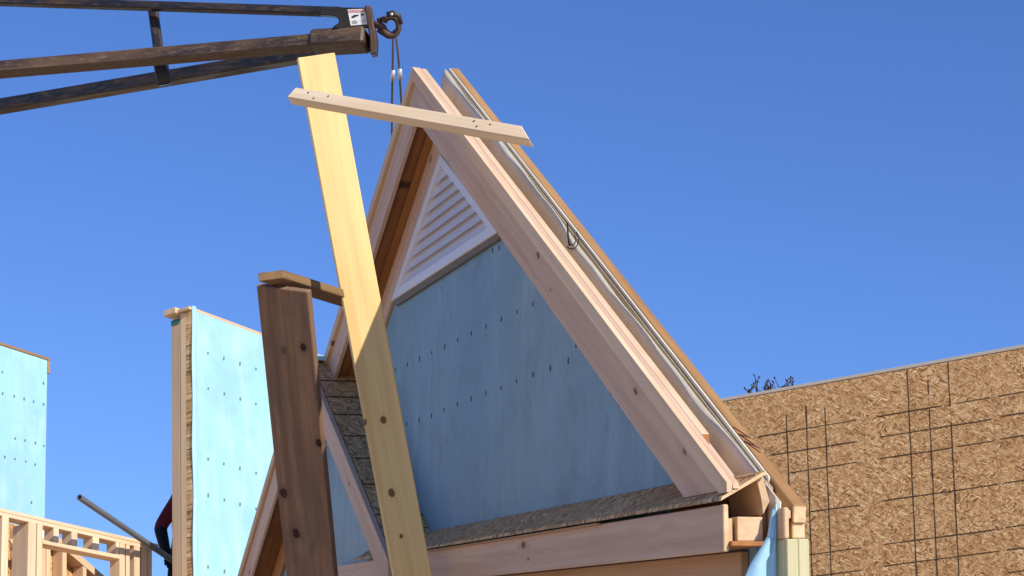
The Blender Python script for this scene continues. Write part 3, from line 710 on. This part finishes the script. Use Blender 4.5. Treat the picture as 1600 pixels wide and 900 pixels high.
slab('end_stud', W2, [(tl - .003, -.03), (tl - .003, -2.6), (tl + .03, -2.6), (tl + .03, -.03)], -.185, -.112, M['pine'], w2, (0, 1))
slab('top_plate', W2, [(tl - .05, -.003), (tl - .05, .036), (4.2, .036), (4.2, -.003)], -.212, -.107, M['pine'], w2, bevel=.003)
slab('cap_strip', W2, [(tl - .03, .001), (tl - .03, .022), (4.2, .022), (4.2, .001)], -.105, -.004, M['pine'], w2, bevel=.003)
slab('paint_patch', W2, [(tl - .007, -.031), (tl - .007, -.065), (tl - .0035, -.065), (tl - .0035, -.031)], -.184, -.113, M['green'], w2, bevel=0)
# loose wrap along its edge
vs = []; fs = []
for i in range(31):
    v = .03 - 2.6 * i / 30
    for j in range(4):
        t = j / 3; vs.append(W2.pt(tl + .026 - .034 * t + .004 * math.sin(i * .9 + t) * t, v, .006 + t * (-.008 + .002 * math.sin(i * .53))))
for i in range(30):
    for j in range(3): k = i * 4 + j; fs.append([k, k + 1, k + 5, k + 4])
lw2 = mk('loose_wrap', vs, fs, M['bluewrap'], w2, W2.b, W2.a, smooth=True); md = lw2.modifiers.new('thick', 'SOLIDIFY'); md.thickness = .003
# the far left blue wall
W1 = Plane(P(74, 563, 25.0), la, lb, 1.333)
w1 = thing('blue_wall', W1.pt(-1, -2), 'pale blue sheathed wall cut by the left edge of the picture', 'wall')
dts = [W1.uv(x / 3, 520 + y / 3) for x, y in ((12, 185), (12, 285), (65, 297), (112, 310), (157, 322), (205, 237), (205, 335), (70, 495), (118, 505), (165, 517), (207, 530), (22, 582), (70, 592), (120, 603), (165, 618), (145, 795))]
sheet('sheathing', W1, [(0, 0), (0, -2.8), (-3.2, -2.8), (-3.2, 0)], -.03, 0, M['bluepale'], M['nailpale'], w1, dts, .007, .010)
slab('cap_strip', W1, [(.02, .001), (.02, .022), (-3.2, .022), (-3.2, .001)], -.14, .008, M['tan'], w1, bevel=.002)
slab('corner_block', W1, [(.002, -.11), (.002, .0), (.026, .0), (.026, -.11)], -.12, .006, M['tan'], w1, (0, 1), bevel=.002)
slab('stud', W1, [(-.05, -.001), (-.05, -2.8), (-.01, -2.8), (-.01, -.001)], -.12, -.031, M['pine'], w1, (0, 1))

# ------------------------------------------------------------------ stud frame, lower left
SF = Plane(P(0, 800, 18.55), la, lb, 1.333)
K = .19375
def sf(x, y): return SF.uv(x * K, 760 + y * K)
fw = thing('stud_frame', SF.pt(.6, -1.0), 'open timber stud frame in the lower left corner', 'frame')
vbot = -1.25
def quad(name, pts, w0_, w1_, mat=None, gx=(1, 0)): return slab(name, SF, [sf(*p) for p in pts], w0_, w1_, mat or M['pinknk'], fw, gx, .003)
quad('top_plate', [(-400, 82), (1282, 466), (1278, 492), (-400, 112)], -.09, 0)
quad('top_plate', [(-400, 113), (1250, 487), (1246, 517), (-400, 142)], -.09, -.002)
def stud(x0, x1, yt, w0_=-.09, w1_=-.001, name='stud', yb=None):
    u0 = sf(x0, yt)[0]; u1 = sf(x1, yt)[0]; v = sf(x0, yt)[1]; v2 = sf(x1, yt)[1]
    vb = vbot if yb is None else sf(x0, yb)[1]; vb2 = vbot if yb is None else sf(x1, yb)[1]
    slab(name, SF, [(u0, v), (u0, vb), (u1, vb2), (u1, v2)], w0_, w1_, M['pinknk'], fw, (0, 1), .003)
stud(22, 75, 238); stud(232, 296, 290, -.14); stud(304, 348, 305)
stud(968, 1010, 457); stud(1020, 1050, 468); stud(1085, 1130, 482); stud(1145, 1190, 496); stud(1198, 1228, 507)
stud(-160, -110, 190); stud(-330, -280, 150)
quad('header', [(349, 430), (967, 553), (967, 585), (349, 462)], -.09, -.001)
for x0, x1 in ((438, 480), (582, 630), (752, 804), (940, 966)):
    yt = 216 + .2265 * x0 + 3; stud(x0, x1, yt, -.09, -.003, 'cripple', 430 + (x0 - 349) * .199 + 2)
# the braced wall just behind it, with fresh strand board
SB = Plane(SF.pt(0, 0, -.55), la, lb, 1.333)
def sb(x, y): return SB.uv(x * K, 760 + y * K)
bw = thing('braced_wall', SB.pt(.3, -1.0), 'strand board wall with sloping top plate seen through the stud frame', 'wall')
def bq(name, pts, w0_, w1_, mat, gx=(1, 0)): return slab(name, SB, [sb(*p) for p in pts], w0_, w1_, mat, bw, gx, .003)
dgx = (sb(820, 723)[0] - sb(480, 430)[0], sb(820, 723)[1] - sb(480, 430)[1])
bq('strand_board', [(-60, 230), (300, 300), (470, 440), (860, 775), (860, 1100), (-60, 1100)], -.13, -.10, M['osb_bright'])
bq('sloping_plate', [(430, 388), (470, 400), (900, 770), (900, 830), (430, 430)], -.099, 0, M['pine'], dgx)
for x0, x1, yt in ((340, 372, 380), (378, 412, 385), (508, 542, 500), (672, 702, 640), (170, 205, 330)):
    bq('stud', [(x0, yt), (x1, yt + 20), (x1, 1100), (x0, 1100)], -.098, -.003, M['pine'], (0, 1))
bq('diagonal_brace', [(60, 430), (95, 430), (260, 690), (260, 770), (220, 700)], -.002, .02, M['pinknk'], (1, -1))
bq('blocking', [(60, 492), (215, 478), (215, 505), (60, 522)], .021, .06, M['tan'])
bq('blocking', [(345, 300), (430, 325), (430, 425), (345, 420)], -.07, .0, M['white'])

# ------------------------------------------------------------------ worker and pipe
def person():
    D = 21.1
    hip = P(289, 905, D); hip.z = DZ + .92
    base = V((hip.x, hip.y, DZ))
    root = thing('person', base, 'worker in maroon top and black gloves holding a grey pipe beside blue wall', 'person')
    pts = {}; E_ = []; rad = {}
    def j(n, p, r, par=None):
        pts[n] = p; rad[n] = r
        if par: E_.append((par, n))
    h = hip
    j('pelvis', h, .13); j('waist', h + V((.0, -.02, .18)), .125, 'pelvis'); j('chest', h + V((.0, -.04, .38)), .15, 'waist'); j('neckb', h + V((0, -.05, .53)), .07, 'chest'); j('neck', h + V((0, -.06, .60)), .055, 'neckb')
    j('head0', h + V((-.01, -.08, .68)), .085, 'neck'); j('head1', h + V((-.015, -.085, .78)), .09, 'head0'); j('head2', h + V((-.01, -.08, .85)), .055, 'head1')
    j('shl', P(277, 782, D - .05), .082, 'chest'); j('elbl', P(250, 824, D - .3), .066, 'shl'); j('wril', P(260, 866, D - .8), .047, 'elbl')
    j('shr', h + V((.19, .02, .45)), .07, 'chest'); j('elbr', h + V((.22, -.12, .20)), .05, 'shr'); j('wrir', h + V((.04, -.26, .10)), .036, 'elbr')
    for s_, t in ((-1, 'l'), (1, 'r')):
        j('hp' + t, h + V((s_ * .09, 0, -.06)), .095, 'pelvis'); j('kn' + t, h + V((s_ * .11, -.05 * s_ - .03, -.46)), .062, 'hp' + t)
        j('an' + t, h + V((s_ * .12, .02, -.84)), .045, 'kn' + t); j('to' + t, h + V((s_ * .14, -.15, -.885)), .038, 'an' + t)
    names = list(pts); idx = {n: i for i, n in enumerate(names)}
    me = bpy.data.meshes.new('body'); me.from_pydata([pts[n] - base for n in names], [(idx[a], idx[b]) for a, b in E_], [])
    o = bpy.data.objects.new('body', me); link(o, root)
    sm = o.modifiers.new('skin', 'SKIN'); 
    for i, n in enumerate(names): me.skin_vertices[0].data[i].radius = (rad[n], rad[n] * .9)
    me.skin_vertices[0].data[0].use_root = True
    o.modifiers.new('sub', 'SUBSURF').levels = 2; o.modifiers['sub'].render_levels = 2
    # bake so the clothing can be given by region
    dg = bpy.context.evaluated_depsgraph_get(); me2 = bpy.data.meshes.new_from_object(o.evaluated_get(dg)); o.modifiers.clear(); o.data = me2; me2.name = 'body'
    for mm in (M['maroon'], M['blackcloth'], M['skin']): me2.materials.append(mm)
    hz = hip.z - base.z
    wl_ = pts['wril'] - base; wr_ = pts['wrir'] - base
    for p in me2.polygons:
        p.use_smooth = True; c = p.center
        p.material_index = 2 if c.z > hz + .57 else (1 if c.z < hz + .2 or (c - wl_).length < .1 or (c - wr_).length < .1 else 0)
    # gloved hands: palm, four fingers and a thumb closed round the pipe
    def hand(wr, dirv, gripdir, pc):
        dirv = dirv.normalized(); side = gripdir.normalized(); nrm_ = dirv.cross(side).normalized()
        palm = wr + dirv * .07
        vs, fs = prism_geo([wr + side * -.03 + nrm_ * .016, wr + side * .03 + nrm_ * .016, palm + side * .042 + nrm_ * .016, palm + side * -.042 + nrm_ * .016],
                           [wr + side * -.03 - nrm_ * .016, wr + side * .03 - nrm_ * .016, palm + side * .042 - nrm_ * .016, palm + side * -.042 - nrm_ * .016])
        hd = mk('glove', vs, fs, M['blackcloth'], root, dirv, side, .006)
        for k in range(4):
            b = palm + side * (-.033 + .022 * k); L = (.032, .038, .036, .028)[k]
            tube('finger', [b, b + dirv * L + nrm_ * .006, b + dirv * (L * 1.35) + nrm_ * .034, b + dirv * (L * .9) + nrm_ * .055], [.011, .0105, .010, .008], M['blackcloth'], hd, 8)
        tube('finger', [wr + dirv * .02 - side * .03, wr + dirv * .055 - side * .055 + nrm_ * .015, wr + dirv * .08 - side * .05 + nrm_ * .04], [.012, .011, .009], M['blackcloth'], hd, 8)
    pd = (P(125, 778, D - .45) - P(255, 866, D - .45)).normalized()
    hand(pts['wril'], P(263, 880, D - .82) - pts['wril'], pd, None)
    hand(pts['wrir'], P(274, 885, D - .35) - pts['wrir'], pd, None)
    # face and hair
    hc = pts['head1'] - V((0, 0, 0)); f = V((-.25, -.97, 0))
    hs = []; hf = []
    for i in range(9):
        for k in range(16):
            th = math.pi * .62 * i / 8; ph = 2 * math.pi * k / 16
            hs.append(hc + V((math.sin(th) * math.cos(ph) * .098, math.sin(th) * math.sin(ph) * .108 + .02, math.cos(th) * .115 + .01)))
    for i in range(8):
        for k in range(16): hf.append([i * 16 + k, i * 16 + (k + 1) % 16, (i + 1) * 16 + (k + 1) % 16, (i + 1) * 16 + k])
    mk('hair', hs, hf, M['hair'], root, V((1, 0, 0)), V((0, 1, 0)), smooth=True)
    for s_ in (-1, 1): tube('eye', [hc + f * .075 + V((.03 * s_, 0, -.02)), hc + f * .092 + V((.03 * s_, 0, -.02))], .008, M['ink'], root, 8)
    tube('nose', [hc + f * .085 + V((0, 0, -.02)), hc + f * .115 + V((0, 0, -.055))], [.008, .014], M['skin'], root, 8)
    tube('mouth', [hc + f * .083 + V((-.02, 0, -.085)), hc + f * .088 + V((0.0, 0, -.087)), hc + f * .083 + V((.02, 0, -.085))], .005, M['maroon'], root, 6)
person()
A, B = P(124, 777, 18.7), P(300, 896, 20.4)
pts = [A.lerp(B, i / 6) for i in range(7)]
# hollow pipe: outer wall, rim and a bore
pr = m_px(5.0, 19.0)
vs = []; fs = []; sg = 20; x = (B - A).normalized(); a = x.orthogonal().normalized(); b = x.cross(a)
rings = [(A + x * .05, pr * .7), (A, pr * .72), (A, pr), (A + x * .6, pr), (B, pr)]
for c, r in rings:
    for k in range(sg): th = 2 * math.pi * k / sg; vs.append(c + a * (r * math.cos(th)) + b * (r * math.sin(th)))
for i in range(len(rings) - 1):
    for k in range(sg): fs.append([i * sg + k, i * sg + (k + 1) % sg, (i + 1) * sg + (k + 1) % sg, (i + 1) * sg + k])
fs.append(list(range(sg))); fs.append([(len(rings) - 1) * sg + k for k in range(sg)])
pipe = mk('pipe', vs, fs, M['pipe'], None, x, a, smooth=False)
tag(pipe, 'long grey pipe slanting up over the stud frame from the worker', 'pipe')
